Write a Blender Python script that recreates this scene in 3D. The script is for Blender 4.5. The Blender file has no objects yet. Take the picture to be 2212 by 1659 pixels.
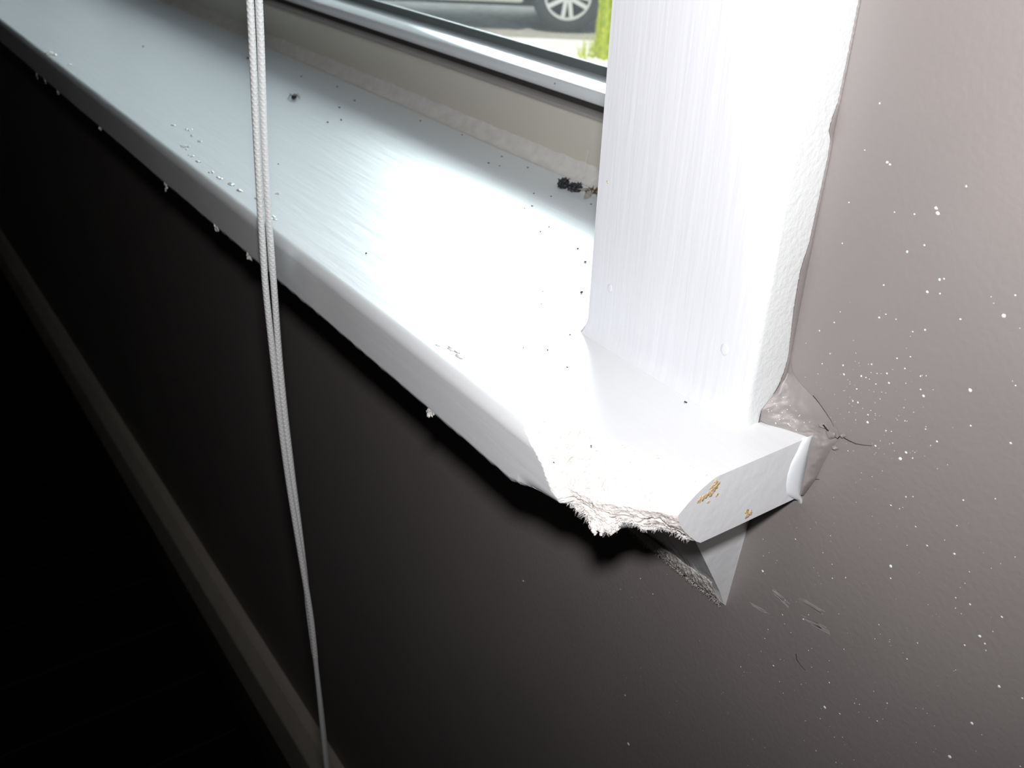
import bpy, bmesh, math, random
from mathutils import Vector, Matrix, noise

# ---------------------------------------------------------------- camera, light, exposure
scene = bpy.context.scene
col = scene.collection
cam_data = bpy.data.cameras.new('camera')
cam_data.sensor_fit = 'HORIZONTAL'
cam_data.sensor_width = 36.0
cam_data.lens = 36.0 * 2078.96 / 2212.0
cam_data.clip_start = 0.02
cam_data.clip_end = 200
cam = bpy.data.objects.new('camera', cam_data)
col.objects.link(cam)
CAM = Vector((0.2824, -0.2597, 0.9410))
RIGHT = Vector((0.5695, 0.8214, 0.0309)).normalized()
FWD = Vector((-0.7081, 0.5093, -0.4890)).normalized()
UP = RIGHT.cross(FWD).normalized()
RIGHT = FWD.cross(UP).normalized()
cam.matrix_world = Matrix(((RIGHT.x, UP.x, -FWD.x, CAM.x),
                           (RIGHT.y, UP.y, -FWD.y, CAM.y),
                           (RIGHT.z, UP.z, -FWD.z, CAM.z), (0, 0, 0, 1)))
cam_data.dof.use_dof = True
cam_data.dof.focus_distance = 0.37
cam_data.dof.aperture_fstop = 24
scene.camera = cam

world = bpy.data.worlds.new('sky')
scene.world = world
world.use_nodes = True
wn, wl = world.node_tree.nodes, world.node_tree.links
bg = wn['Background']
# hazy sky: bright towards the horizon, dimmer overhead, with the brightest haze low to the left of the window
w_tc = wn.new('ShaderNodeTexCoord')
w_sep = wn.new('ShaderNodeSeparateXYZ'); wl.new(w_tc.outputs['Generated'], w_sep.inputs[0])
w_ramp = wn.new('ShaderNodeValToRGB')
w_ramp.color_ramp.elements[0].position = 0.0; w_ramp.color_ramp.elements[0].color = (1, 1, 1, 1)
w_ramp.color_ramp.elements[1].position = 1.0; w_ramp.color_ramp.elements[1].color = (0.13, 0.17, 0.22, 1)
for pos, c in ((0.15, (0.85, 0.93, 1.0, 1)), (0.35, (0.42, 0.50, 0.58, 1)), (0.60, (0.20, 0.25, 0.31, 1))):
    el = w_ramp.color_ramp.elements.new(pos); el.color = c
wl.new(w_sep.outputs['Z'], w_ramp.inputs['Fac'])
HAZE_EL, HAZE_AZ = math.radians(18.5), math.radians(48)
w_dot = wn.new('ShaderNodeVectorMath'); w_dot.operation = 'DOT_PRODUCT'
w_dot.inputs[1].default_value = (-math.cos(HAZE_EL) * math.sin(HAZE_AZ), math.cos(HAZE_EL) * math.cos(HAZE_AZ), math.sin(HAZE_EL))
wl.new(w_tc.outputs['Generated'], w_dot.inputs[0])
w_map = wn.new('ShaderNodeMapRange'); w_map.interpolation_type = 'SMOOTHSTEP'
w_map.inputs['From Min'].default_value = math.cos(math.radians(15)); w_map.inputs['From Max'].default_value = math.cos(math.radians(4))
w_map.inputs['To Min'].default_value = 0.0; w_map.inputs['To Max'].default_value = 45.0
wl.new(w_dot.outputs['Value'], w_map.inputs['Value'])
w_add = wn.new('ShaderNodeVectorMath'); w_add.operation = 'MULTIPLY_ADD'
w_add.inputs[1].default_value = (0.86, 0.96, 1.0)
wl.new(w_map.outputs[0], w_add.inputs[0]); wl.new(w_ramp.outputs['Color'], w_add.inputs[2])
wl.new(w_add.outputs[0], bg.inputs['Color'])
bg.inputs['Strength'].default_value = 1.0
world.cycles.sampling_method = 'MANUAL'
world.cycles.sample_map_resolution = 1024

sun_data = bpy.data.lights.new('sun', 'SUN')            # high sun from behind the house: lights the street, not the room
sun_data.energy = 3.6
sun_data.angle = math.radians(0.6)
sun_data.color = (1.0, 0.96, 0.88)
sun = bpy.data.objects.new('sun', sun_data)
col.objects.link(sun)
sun.rotation_euler = Vector((-0.30, 0.22, -0.92)).to_track_quat('-Z', 'Y').to_euler()
sun.location = (3, -6, 8)

flash_data = bpy.data.lights.new('camera_flash', 'SPOT')
flash_data.energy = 8.4
flash_data.shadow_soft_size = 0.011
flash_data.spot_size = math.radians(114)
flash_data.spot_blend = 1.0
flash_data.color = (1.0, 0.985, 1.0)
flash = bpy.data.objects.new('camera_flash', flash_data)
col.objects.link(flash)
flash.location = CAM + UP * 0.039
flash.rotation_euler = (FWD + RIGHT * 0.30 + UP * 0.26).to_track_quat('-Z', 'Y').to_euler()

scene.view_settings.view_transform = 'Standard'
scene.view_settings.look = 'None'
scene.view_settings.gamma = 1.0
scene.view_settings.exposure = 0.0
scene.view_settings.use_curve_mapping = False
random.seed(7)

# ---------------------------------------------------------------- helpers
def mat(name, color, rough=0.5, spec=0.5, noise_scale=None, var=0.0, bump=0.0, bump_scale=200.0,
        stretch=(1, 1, 1), metallic=0.0, coat=0.0):
    m = bpy.data.materials.new(name)
    m.use_nodes = True
    nt = m.node_tree
    b = nt.nodes['Principled BSDF']
    b.inputs['Base Color'].default_value = (*color, 1)
    b.inputs['Roughness'].default_value = rough
    b.inputs['Specular IOR Level'].default_value = spec
    b.inputs['Metallic'].default_value = metallic
    b.inputs['Coat Weight'].default_value = coat
    tc = nt.nodes.new('ShaderNodeTexCoord')
    mp = nt.nodes.new('ShaderNodeMapping')
    mp.inputs['Scale'].default_value = stretch
    nt.links.new(tc.outputs['Object'], mp.inputs['Vector'])
    if noise_scale:
        n = nt.nodes.new('ShaderNodeTexNoise')
        n.inputs['Scale'].default_value = noise_scale
        n.inputs['Detail'].default_value = 5
        nt.links.new(mp.outputs['Vector'], n.inputs['Vector'])
        r = nt.nodes.new('ShaderNodeValToRGB')
        r.color_ramp.elements[0].position = 0.3
        r.color_ramp.elements[1].position = 0.7
        r.color_ramp.elements[0].color = (*[c * (1 - var) for c in color], 1)
        r.color_ramp.elements[1].color = (*[min(1, c * (1 + var)) for c in color], 1)
        nt.links.new(n.outputs['Fac'], r.inputs['Fac'])
        nt.links.new(r.outputs['Color'], b.inputs['Base Color'])
    if bump:
        n2 = nt.nodes.new('ShaderNodeTexNoise')
        n2.inputs['Scale'].default_value = bump_scale
        n2.inputs['Detail'].default_value = 4
        nt.links.new(mp.outputs['Vector'], n2.inputs['Vector'])
        bp = nt.nodes.new('ShaderNodeBump')
        bp.inputs['Strength'].default_value = bump
        bp.inputs['Distance'].default_value = 0.0006
        nt.links.new(n2.outputs['Fac'], bp.inputs['Height'])
        nt.links.new(bp.outputs['Normal'], b.inputs['Normal'])
    return m

class MB:
    """collects geometry, links it as ONE mesh object"""
    def __init__(s): s.v = []; s.f = []; s.m = []
    def add(s, verts, faces, mi=0):
        o = len(s.v); s.v += [tuple(p) for p in verts]
        for f in faces: s.f.append([i + o for i in f]); s.m.append(mi)
    def box(s, a, b, mi=0):
        (x0, y0, z0), (x1, y1, z1) = a, b
        s.add([(x0, y0, z0), (x1, y0, z0), (x1, y1, z0), (x0, y1, z0), (x0, y0, z1), (x1, y0, z1), (x1, y1, z1), (x0, y1, z1)],
              [(3, 2, 1, 0), (4, 5, 6, 7), (0, 1, 5, 4), (1, 2, 6, 5), (2, 3, 7, 6), (3, 0, 4, 7)], mi)
    def grid(s, rows, mi=0, close=False):
        n = len(rows[0]); vs = [p for r in rows for p in r]; fs = []
        for i in range(len(rows) - 1):
            for j in range(n if close else n - 1):
                k = (j + 1) % n
                fs.append((i * n + j, i * n + k, (i + 1) * n + k, (i + 1) * n + j))
        s.add(vs, fs, mi)
    def prism_x(s, prof, x0, x1, mi=0):
        n = len(prof)
        s.add([(x0, y, z) for y, z in prof] + [(x1, y, z) for y, z in prof],
              [(j, (j + 1) % n, n + (j + 1) % n, n + j) for j in range(n)] + [tuple(range(n))[::-1], tuple(range(n, 2 * n))], mi)
    def tube(s, pts, rad, sides=6, mi=0, cap=True):
        pts = [Vector(p) for p in pts]; rows = []
        t0 = (pts[1] - pts[0]).normalized()
        u = t0.orthogonal().normalized()
        for i, p in enumerate(pts):
            t = (pts[min(i + 1, len(pts) - 1)] - pts[max(i - 1, 0)]).normalized()
            u = (u - t * u.dot(t)).normalized(); w = t.cross(u)
            r = rad(i / (len(pts) - 1)) if callable(rad) else rad
            rows.append([p + (u * math.cos(2 * math.pi * k / sides) + w * math.sin(2 * math.pi * k / sides)) * r for k in range(sides)])
        s.grid(rows, mi, close=True)
        if cap:
            o = len(s.v) - len(pts) * sides
            s.f.append([o + k for k in range(sides)][::-1]); s.m.append(mi)
            s.f.append([o + (len(pts) - 1) * sides + k for k in range(sides)]); s.m.append(mi)
    def blob(s, c, r, axes=None, seg=8, ring=5, jit=0.0, mi=0):
        c = Vector(c); ax = axes or (Vector((1, 0, 0)), Vector((0, 1, 0)), Vector((0, 0, 1)))
        rr = r if hasattr(r, '__len__') else (r, r, r)
        rows = []
        sd = random.random() * 100
        for i in range(ring + 1):
            th = math.pi * i / ring
            row = []
            for k in range(seg):
                ph = 2 * math.pi * k / seg
                d = Vector((math.sin(th) * math.cos(ph), math.sin(th) * math.sin(ph), math.cos(th)))
                q = 1 + jit * noise.noise(d * 1.7 + Vector((sd, sd, sd)))
                row.append(c + ax[0] * d.x * rr[0] * q + ax[1] * d.y * rr[1] * q + ax[2] * d.z * rr[2] * q)
            rows.append(row)
        s.grid(rows, mi, close=True)
    def build(s, name, mats, parent=None, smooth=False, merge=True):
        me = bpy.data.meshes.new(name)
        me.from_pydata(s.v, [], s.f)
        mats = mats if isinstance(mats, (list, tuple)) else [mats]
        for m in mats: me.materials.append(m)
        me.polygons.foreach_set('material_index', s.m)
        bm = bmesh.new(); bm.from_mesh(me)
        if merge: bmesh.ops.remove_doubles(bm, verts=bm.verts, dist=1e-6)
        bmesh.ops.recalc_face_normals(bm, faces=bm.faces)
        bm.to_mesh(me); bm.free()
        if smooth:
            for p in me.polygons: p.use_smooth = True
        o = bpy.data.objects.new(name, me)
        col.objects.link(o)
        if parent: o.parent = parent
        return o

def tag(o, label=None, cat=None, group=None, kind=None):
    for k, v in (('label', label), ('category', cat), ('group', group), ('kind', kind)):
        if v: o[k] = v
    return o
def empty(name, loc=(0, 0, 0)):
    o = bpy.data.objects.new(name, None); o.location = loc; o.empty_display_size = 0.02
    col.objects.link(o); return o
def bevel(o, w, seg=3, ang=0.6):
    md = o.modifiers.new('bevel', 'BEVEL'); md.width = w; md.segments = seg
    md.harden_normals = True; md.limit_method = 'ANGLE'; md.angle_limit = ang
    for p in o.data.polygons: p.use_smooth = True
    return o
def interp(tab, x):
    if x <= tab[0][0]: return tab[0][1]
    for (a, b), (c, d) in zip(tab, tab[1:]):
        if x <= c: return b + (d - b) * (x - a) / (c - a)
    return tab[-1][1]
def nz(x, y=0.0, z=0.0): return noise.noise(Vector((x, y, z)))
def fbm(x, y, z=0.0):
    return nz(x, y, z) + 0.5 * nz(2.1 * x, 2.1 * y, z + 7) + 0.25 * nz(4.3 * x, 4.3 * y, z + 13)

# ---------------------------------------------------------------- materials
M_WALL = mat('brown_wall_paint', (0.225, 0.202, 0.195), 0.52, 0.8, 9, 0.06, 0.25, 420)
M_WHITE = mat('white_gloss_paint', (0.77, 0.78, 0.79), 0.32, 0.5, 40, 0.02, 0.35, 160, (0.12, 1, 1))
M_CASING = mat('white_brushed_paint', (0.72, 0.73, 0.76), 0.35, 0.5, 40, 0.02, 0.45, 260, (1, 1, 0.06))
M_CASEDGE = mat('white_rolled_paint', (0.68, 0.70, 0.70), 0.4, 0.5, 40, 0.02, 0.5, 500)
M_CHIP = mat('chipped_white_paint', (0.52, 0.46, 0.42), 0.5, 0.4, 300, 0.3, 0.5, 600)
M_BLISTER = mat('blistered_white_paint', (0.78, 0.76, 0.74), 0.3, 0.5, 300, 0.1)
M_TORN = mat('torn_fibreboard', (0.84, 0.80, 0.76), 0.9, 0.1, 260, 0.10, 1.0, 900)
M_FIBRE = mat('pale_wood_fibre', (0.86, 0.83, 0.80), 0.8, 0.1)
M_FIBRE_TAN = mat('brown_wood_fibre', (0.30, 0.20, 0.13), 0.8, 0.1)
M_TAN = mat('bare_tan_fibreboard', (0.56, 0.43, 0.25), 0.85, 0.1, 500, 0.25, 0.8, 900)
M_CAULK = mat('white_caulk', (0.80, 0.83, 0.85), 0.25, 0.5)
M_SEAL = mat('old_pink_white_sealant', (0.72, 0.69, 0.66), 0.6, 0.3, 120, 0.08, 0.6, 350)
M_UPVC = mat('cream_plastic', (0.62, 0.58, 0.50), 0.3, 0.5)
M_UPVCW = mat('white_plastic', (0.82, 0.83, 0.84), 0.10, 0.5)
M_LEDGE = mat('grey_ledge', (0.35, 0.33, 0.31), 0.4, 0.4)
M_GASKET = mat('grey_rubber', (0.16, 0.18, 0.18), 0.55, 0.3)
M_BLACK = mat('black_gap', (0.05, 0.045, 0.042), 0.8, 0.2)
M_SKIRT = mat('cream_skirting_paint', (0.62, 0.57, 0.50), 0.4, 0.4, 30, 0.04)
M_BEADING = mat('dark_beading', (0.02, 0.013, 0.011), 0.45, 0.4)
M_CEIL = mat('ceiling_paint', (0.35, 0.33, 0.31), 0.9, 0.1)
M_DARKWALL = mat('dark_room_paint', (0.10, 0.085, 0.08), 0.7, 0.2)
M_CORD = mat('white_braided_cord', (0.80, 0.81, 0.80), 0.45, 0.4)
M_SPLAT = mat('white_paint_fleck', (0.80, 0.83, 0.84), 0.4, 0.4)
M_SCUFF = mat('pale_scuff', (0.40, 0.385, 0.385), 0.6, 0.3)
M_CRACKSHADE = mat('crack_shadow_tone', (0.025, 0.02, 0.018), 0.8, 0.2)  # shade along cracked, lifted paint, put into a dark colour
M_INSECT = mat('black_insect_shell', (0.018, 0.018, 0.022), 0.35, 0.5, 900, 0.5, 0.6, 1500)
M_AMBER = mat('amber_insect_shell', (0.12, 0.075, 0.03), 0.3, 0.5, 900, 0.5)
M_WING = mat('grey_insect_wing', (0.34, 0.31, 0.27), 0.3, 0.5, 900, 0.2)
M_CRUMB = mat('dark_crumb', (0.07, 0.06, 0.055), 0.8, 0.2)
M_ASPHALT = mat('pale_asphalt', (0.40, 0.37, 0.33), 0.9, 0.2, 14, 0.15)
M_PAVE = mat('pale_concrete_paving', (0.85, 0.83, 0.80), 0.9, 0.2, 6, 0.06)
M_TYRE = mat('black_tyre_rubber', (0.045, 0.05, 0.052), 0.7, 0.3)
M_RIM = mat('silver_alloy', (0.75, 0.75, 0.76), 0.3, 0.5, metallic=0.3)
M_CARPAINT = mat('pale_car_paint', (0.80, 0.79, 0.74), 0.2, 0.5, coat=0.6)
M_CARGLASS = mat('dark_car_glass', (0.02, 0.025, 0.03), 0.05, 0.5)
M_UNDER = mat('dark_underbody', (0.03, 0.033, 0.034), 0.8, 0.2)

def floor_material():
    m = bpy.data.materials.new('dark_floor_planks'); m.use_nodes = True
    nt = m.node_tree; b = nt.nodes['Principled BSDF']
    tc = nt.nodes.new('ShaderNodeTexCoord')
    sx = nt.nodes.new('ShaderNodeSeparateXYZ'); nt.links.new(tc.outputs['Object'], sx.inputs[0])
    a = nt.nodes.new('ShaderNodeMath'); a.operation = 'MULTIPLY_ADD'
    a.inputs[1].default_value = 1 / 0.1095; a.inputs[2].default_value = 0.085
    nt.links.new(sx.outputs['X'], a.inputs[0])
    fr = nt.nodes.new('ShaderNodeMath'); fr.operation = 'FRACT'; nt.links.new(a.outputs[0], fr.inputs[0])
    lt = nt.nodes.new('ShaderNodeMath'); lt.operation = 'LESS_THAN'; lt.inputs[1].default_value = 0.02
    nt.links.new(fr.outputs[0], lt.inputs[0])
    mp = nt.nodes.new('ShaderNodeMapping'); mp.inputs['Scale'].default_value = (60, 3, 1)
    nt.links.new(tc.outputs['Object'], mp.inputs[0])
    n = nt.nodes.new('ShaderNodeTexNoise'); n.inputs['Scale'].default_value = 1.0; n.inputs['Detail'].default_value = 6
    nt.links.new(mp.outputs[0], n.inputs['Vector'])
    r = nt.nodes.new('ShaderNodeValToRGB')
    r.color_ramp.elements[0].color = (0.006, 0.004, 0.004, 1); r.color_ramp.elements[1].color = (0.022, 0.013, 0.012, 1)
    nt.links.new(n.outputs['Fac'], r.inputs['Fac'])
    mx = nt.nodes.new('ShaderNodeMixRGB'); mx.inputs['Color2'].default_value = (0.06, 0.055, 0.055, 1)
    nt.links.new(lt.outputs[0], mx.inputs['Fac']); nt.links.new(r.outputs['Color'], mx.inputs['Color1'])
    nt.links.new(mx.outputs[0], b.inputs['Base Color'])
    b.inputs['Roughness'].default_value = 0.5
    b.inputs['Specular IOR Level'].default_value = 0.25
    return m
M_FLOOR = floor_material()

def glass_material():
    m = bpy.data.materials.new('dusty_window_glass'); m.use_nodes = True
    nt = m.node_tree; nt.nodes.clear()
    out = nt.nodes.new('ShaderNodeOutputMaterial')
    tr = nt.nodes.new('ShaderNodeBsdfTransparent'); tr.inputs[0].default_value = (0.96, 0.985, 0.975, 1)
    gl = nt.nodes.new('ShaderNodeBsdfGlossy'); gl.inputs['Roughness'].default_value = 0.02
    lw = nt.nodes.new('ShaderNodeLayerWeight')
    fz = nt.nodes.new('ShaderNodeMath'); fz.operation = 'POWER'; fz.inputs[1].default_value = 4.0
    nt.links.new(lw.outputs['Facing'], fz.inputs[0])
    m1 = nt.nodes.new('ShaderNodeMixShader')
    nt.links.new(fz.outputs[0], m1.inputs[0]); nt.links.new(tr.outputs[0], m1.inputs[1]); nt.links.new(gl.outputs[0], m1.inputs[2])
    tl = nt.nodes.new('ShaderNodeBsdfTranslucent'); tl.inputs[0].default_value = (0.9, 0.95, 0.95, 1)
    tc = nt.nodes.new('ShaderNodeTexCoord')
    mp = nt.nodes.new('ShaderNodeMapping'); mp.inputs['Scale'].default_value = (0.35, 1, 1)
    nt.links.new(tc.outputs['Object'], mp.inputs[0])
    n = nt.nodes.new('ShaderNodeTexNoise'); n.inputs['Scale'].default_value = 1500; n.inputs['Detail'].default_value = 3
    nt.links.new(mp.outputs[0], n.inputs['Vector'])
    r = nt.nodes.new('ShaderNodeValToRGB')
    r.color_ramp.elements[0].position = 0.35; r.color_ramp.elements[0].color = (0.015, 0.015, 0.015, 1)
    r.color_ramp.elements[1].position = 0.78; r.color_ramp.elements[1].color = (0.07, 0.07, 0.07, 1)
    nt.links.new(n.outputs['Fac'], r.inputs['Fac'])
    m2 = nt.nodes.new('ShaderNodeMixShader')
    nt.links.new(r.outputs['Color'], m2.inputs[0]); nt.links.new(m1.outputs[0], m2.inputs[1]); nt.links.new(tl.outputs[0], m2.inputs[2])
    nt.links.new(m2.outputs[0], out.inputs[0])
    return m
M_GLASS = glass_material()

def grass_material():
    m = bpy.data.materials.new('lime_grass_blade'); m.use_nodes = True
    nt = m.node_tree; b = nt.nodes['Principled BSDF']
    oi = nt.nodes.new('ShaderNodeTexCoord')
    n = nt.nodes.new('ShaderNodeTexNoise'); n.inputs['Scale'].default_value = 30
    nt.links.new(oi.outputs['Object'], n.inputs['Vector'])
    r = nt.nodes.new('ShaderNodeValToRGB')
    r.color_ramp.elements[0].position = 0.35; r.color_ramp.elements[0].color = (0.50, 0.62, 0.015, 1)
    r.color_ramp.elements[1].position = 0.65; r.color_ramp.elements[1].color = (0.90, 0.92, 0.05, 1)
    nt.links.new(n.outputs['Fac'], r.inputs['Fac'])
    nt.links.new(r.outputs['Color'], b.inputs['Base Color'])
    b.inputs['Roughness'].default_value = 0.5
    tl = nt.nodes.new('ShaderNodeBsdfTranslucent')
    nt.links.new(r.outputs['Color'], tl.inputs[0])
    mx = nt.nodes.new('ShaderNodeMixShader'); mx.inputs[0].default_value = 0.55
    out = nt.nodes['Material Output']
    nt.links.new(b.outputs[0], mx.inputs[1]); nt.links.new(tl.outputs[0], mx.inputs[2]); nt.links.new(mx.outputs[0], out.inputs[0])
    return m
M_GRASS = grass_material()

# ---------------------------------------------------------------- the room
ZS = 0.76           # top of the sill
ZB = 0.7333         # underside of the sill
XL, XR = -1.75, 0.008       # window opening
ZT = 2.0
RX0, RX1, RY0, RH = -2.75, 1.6, -3.6, 2.45
WT = 0.26           # wall thickness

b = MB()
b.box((RX0, 0, -0.5), (RX1, WT, ZB)); b.box((RX0, 0, ZT), (RX1, WT, RH))
b.box((RX0, 0, ZB), (XL, WT, ZT)); b.box((XR, 0, ZB), (RX1, WT, ZT))
wall = tag(b.build('wall_back', M_WALL, merge=False), 'dark brown painted wall under and beside the window, flecked with white paint', 'wall', kind='structure')
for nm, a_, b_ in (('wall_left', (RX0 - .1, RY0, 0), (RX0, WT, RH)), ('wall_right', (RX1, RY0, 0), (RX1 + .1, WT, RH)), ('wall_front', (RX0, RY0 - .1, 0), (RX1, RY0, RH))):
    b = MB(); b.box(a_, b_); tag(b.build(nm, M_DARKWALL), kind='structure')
b = MB(); b.box((RX0, RY0, RH), (RX1, WT, RH + .1)); tag(b.build('ceiling', M_CEIL), kind='structure')
b = MB(); b.box((RX0, RY0, -.05), (RX1, 0, 0)); tag(b.build('floor', M_FLOOR), 'dark wooden plank floor', 'floor', kind='structure')

# skirting along the foot of the wall
root = tag(empty('baseboard_back', (-0.6, 0, 0)), 'cream painted skirting board with a bevelled top at the foot of the brown wall', 'skirting board', kind='structure')
def local(o, root):      # keep world placement under a root that is not at the origin
    o.parent = root; o.matrix_parent_inverse = Matrix.Translation(root.location).inverted(); return o
b = MB(); b.prism_x([(0, 0), (-.0234, 0), (-.0234, .090), (-.0225, .0925), (-.0115, .1095), (-.008, .112), (0, .112)], RX0, RX1)
local(b.build('board', M_SKIRT), root)
b = MB(); b.prism_x([(-.0234, 0), (-.047, 0), (-.047, .006), (-.0405, .018), (-.033, .025), (-.0234, .028)], RX0, RX1)
o = local(b.build('floor_beading', M_BEADING), root); o['label'] = 'dark floor beading'

# ---------------------------------------------------------------- window
win = tag(empty('window_1', (-0.87, 0.13, ZS)), 'white plastic window above the sill, seen along its bottom rail', 'window', kind='structure')
def rail(prof, name, m, smooth=False):
    b = MB(); b.prism_x(prof, XL + .012, XR - .002); o = local(b.build(name, m), win)
    return o
YF = 0.118
bevel(rail([(YF, ZS - .006), (YF, .7955), (.1190, .7966), (.130, .7966), (.195, .7966), (.195, ZS - .006)], 'bottom_rail', M_UPVC), .0012, 2)
o = rail([(.1194, .7966), (.1198, .7986), (.1290, .7992), (.1290, .7966)], 'rail_ledge', M_LEDGE)  # the rail's own ledge, its darker tone put into a separate grey strip
o['label'] = 'grey ledge strip on top of the bottom rail'
o = rail([(.1285, .7985), (.1300, .8035), (.150, .8035), (.150, .7985)], 'rail_gap', M_BLACK)
o['label'] = 'dark gap under the opening sash'
sash = [(.1278, .8030), (.1268, .8045), (.1268, .8085), (.1274, .8105), (.1290, .8112), (.160, .8112), (.162, .8106), (.162, .8120), (.180, .8120), (.180, .8030)]
bevel(rail(sash, 'sash', M_UPVCW), .0008, 2)
o = rail([(.1595, .8100), (.1597, .8162), (.1605, .8170), (.1635, .8170), (.1635, .8100)], 'glazing_gasket', M_GASKET)
o['label'] = 'grey rubber glazing gasket'
b = MB(); b.box((XL + .05, .1640, .808), (XR - .05, .1680, ZT - .06)); o = local(b.build('pane', M_GLASS), win); o['label'] = 'dusty clear glass'
b = MB()
b.box((XL + .012, YF, .7985), (XL + .062, .195, ZT - .005)); b.box((XR - .052, YF, .7985), (XR - .002, .195, ZT - .005)); b.box((XL + .062, YF, ZT - .07), (XR - .052, .195, ZT - .005))
local(b.build('side_frame', M_UPVCW, merge=False), win)
# sealant fillet where the sill meets the window
rows = []
for i in range(420):
    x = XL + .002 + (XR - XL - .004) * i / 419
    row = []
    for k in range(7):
        t = k / 6
        w = 0.0012 * fbm(x * 60, t * 2, 3) * (1 if 0 < k < 6 else .6)
        y = .1085 + (.1184 - .1085) * t + w * .6; z = ZS + .0002 + .0095 * t ** 1.4 - .0012 * math.sin(math.pi * t) + w * .4 * math.sin(math.pi * t)
        if k == 6: z += 0.0016 * abs(fbm(x * 300, 1, 5))
        row.append((x, y, z))
    rows.append(row)
b = MB(); b.grid(rows); o = local(b.build('sealant_bead', M_SEAL, smooth=True), win); o['label'] = 'uneven painted sealant bead'

# ---------------------------------------------------------------- sill
sill = tag(empty('window_sill', (-0.8, 0, ZB)), 'white painted fibreboard window sill with its right corner broken off', 'window sill')
XE = 0.1077         # right end
TOPL = [(.0425, -.0820), (.0440, -.0795), (.0468, -.0743), (.0560, -.0700), (.0652, -.0655), (.0811, -.0599), (.0941, -.0526), (XE, -.0486)]
MIDL = [(.0425, -.0870), (.0550, -.0862), (.0652, -.0845), (.0750, -.0828), (.0850, -.0800), (.0941, -.0735), (XE, -.0650)]
MIDZ = [(.0425, .7445), (.0652, .7470), (.0811, .7475), (.0941, .7485), (XE, .7505)]
LIP = [(.0425, -.0862, .7333), (.0480, -.0862, .7350), (.0560, -.0820, .7358), (.0725, -.0800, .7393), (.0765, -.0798, .7388), (.0800, -.0795, .7385), (.0850, -.0785, .7372), (.0888, -.0772, .7366), (.0910, -.0725, .7402), (.0930, -.0697, .7402), (.0970, -.0680, .7388), (.1000, -.0605, .7380), (XE, -.0518, .7335)]
LIPY = [(q[0], q[1]) for q in LIP]; LIPZ = [(q[0], q[2]) for q in LIP]
CR = [[(.0585, .62), (.0640, .64), (.0690, .68), (.0740, .74), (.0805, .80)], [(.0610, .66), (.0665, .70), (.0705, .74)], [(.0560, .88), (.0610, .84), (.0670, .82), (.0730, .78)],
      [(.0872, .76), (.0890, .84), (.0905, .90)], [(.0965, .86), (.0985, .76), (.1015, .74), (.1030, .80), (.1052, .92)]]
def segd(px, py, a, c):
    ax, ay = a; cx, cy = c; dx, dy = cx - ax, cy - ay
    t = max(0, min(1, ((px - ax) * dx + (py - ay) * dy) / (dx * dx + dy * dy)))
    return math.hypot(px - ax - t * dx, py - ay - t * dy)
NA, NBt = 26, 26
def edge_pts(x, torn):
    """front edge of the sill from the top surface to the underside"""
    pts = []
    wob = 0.0005 * nz(x * 14, 2)
    if x <= .0425:
        for k in range(NA):
            t = k / (NA - 1)
            if t < .7:
                a = t / .7 * math.pi / 2; pts.append((-.082 - .005 * math.sin(a) + wob, ZS - .005 + .005 * math.cos(a)))
            else: pts.append((-.087 + wob, ZS - .005 - (t - .7) / .3 * .0105))
        low = 0.0006 * fbm(x * 160, 9)
        for k in range(1, NBt + 1):
            t = k / NBt
            y = -.087 + .0014 * max(0, (t - .75) / .25) ** 1.5 + wob; pts.append((y + low * max(0, t - .7) * 2, .7445 - (.7445 - ZB) * t + low * max(0, t - .8) * 4))
        return pts
    yt, ym, zm, yb, zb = interp(TOPL, x), interp(MIDL, x), interp(MIDZ, x), interp(LIPY, x), interp(LIPZ, x)
    plain = edge_pts(.0425, False) if x < .09 else None
    fin = 1.0 if x < XE - .0008 else 0.35
    for k in range(NA + NBt):
        if k < NA:
            t = k / (NA - 1); bul = math.sin(math.pi * t) * .0006
            y = yt + (ym - yt) * t - bul; z = ZS + (zm - ZS) * (t ** 1.25) + bul * .6
            tt = .62 * t; amp = .35 * min(1, t * 4)
        else:
            t = (k - NA + 1) / NBt; y = ym + (yb - ym) * t ** 1.6; z = zm + (zb - zm) * t; tt = .62 + .38 * t; amp = .9 + .9 * t
        wgt = chipped(x, tt)
        d = fbm(x * 260, tt * 11, 1) * .0007 * amp + fbm(x * 700, tt * 30, 4) * .00035 * amp
        if tt > .6: d += .0009 * (1 - abs(nz(x * 120, tt * 38, 6)) * 2) * (tt - .6) * 2
        for line in CR:
            for a, c in zip(line, line[1:]):
                if abs(x - a[0]) > .01: continue
                q = segd(x / .03, tt, (a[0] / .03, a[1]), (c[0] / .03, c[1]))
                d -= .0042 * max(0, 1 - q / .020)
        d *= fin
        if k == NA + NBt - 1: d = 0.0013 * fbm(x * 500, 3, 8) * fin
        y -= d; z += d * .35 * (1 if tt < .5 else -.3)
        if k == 0: y, z = yt + .0005 * fbm(x * 400, 2), ZS
        if plain and wgt < 1:
            py, pz = plain[k]
            if k >= NA:
                low = 0.0006 * fbm(x * 160, 9)
                py = -.087 + .0005 * nz(.0425 * 14, 2) + .0014 * max(0, (t - .75) / .25) ** 1.5 + (yb + .0862) * t ** 3 + low * max(0, t - .7) * 2
                pz = .7445 + (zb - .7445) * t + low * max(0, t - .8) * 4
            py -= d * .4 * (max(0, tt - .78) / .22) ** 2 * min(1, (x - .0425) / .012); y = py + (y - py) * wgt; z = pz + (z - pz) * wgt
        pts.append((y, z))
    return pts
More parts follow.
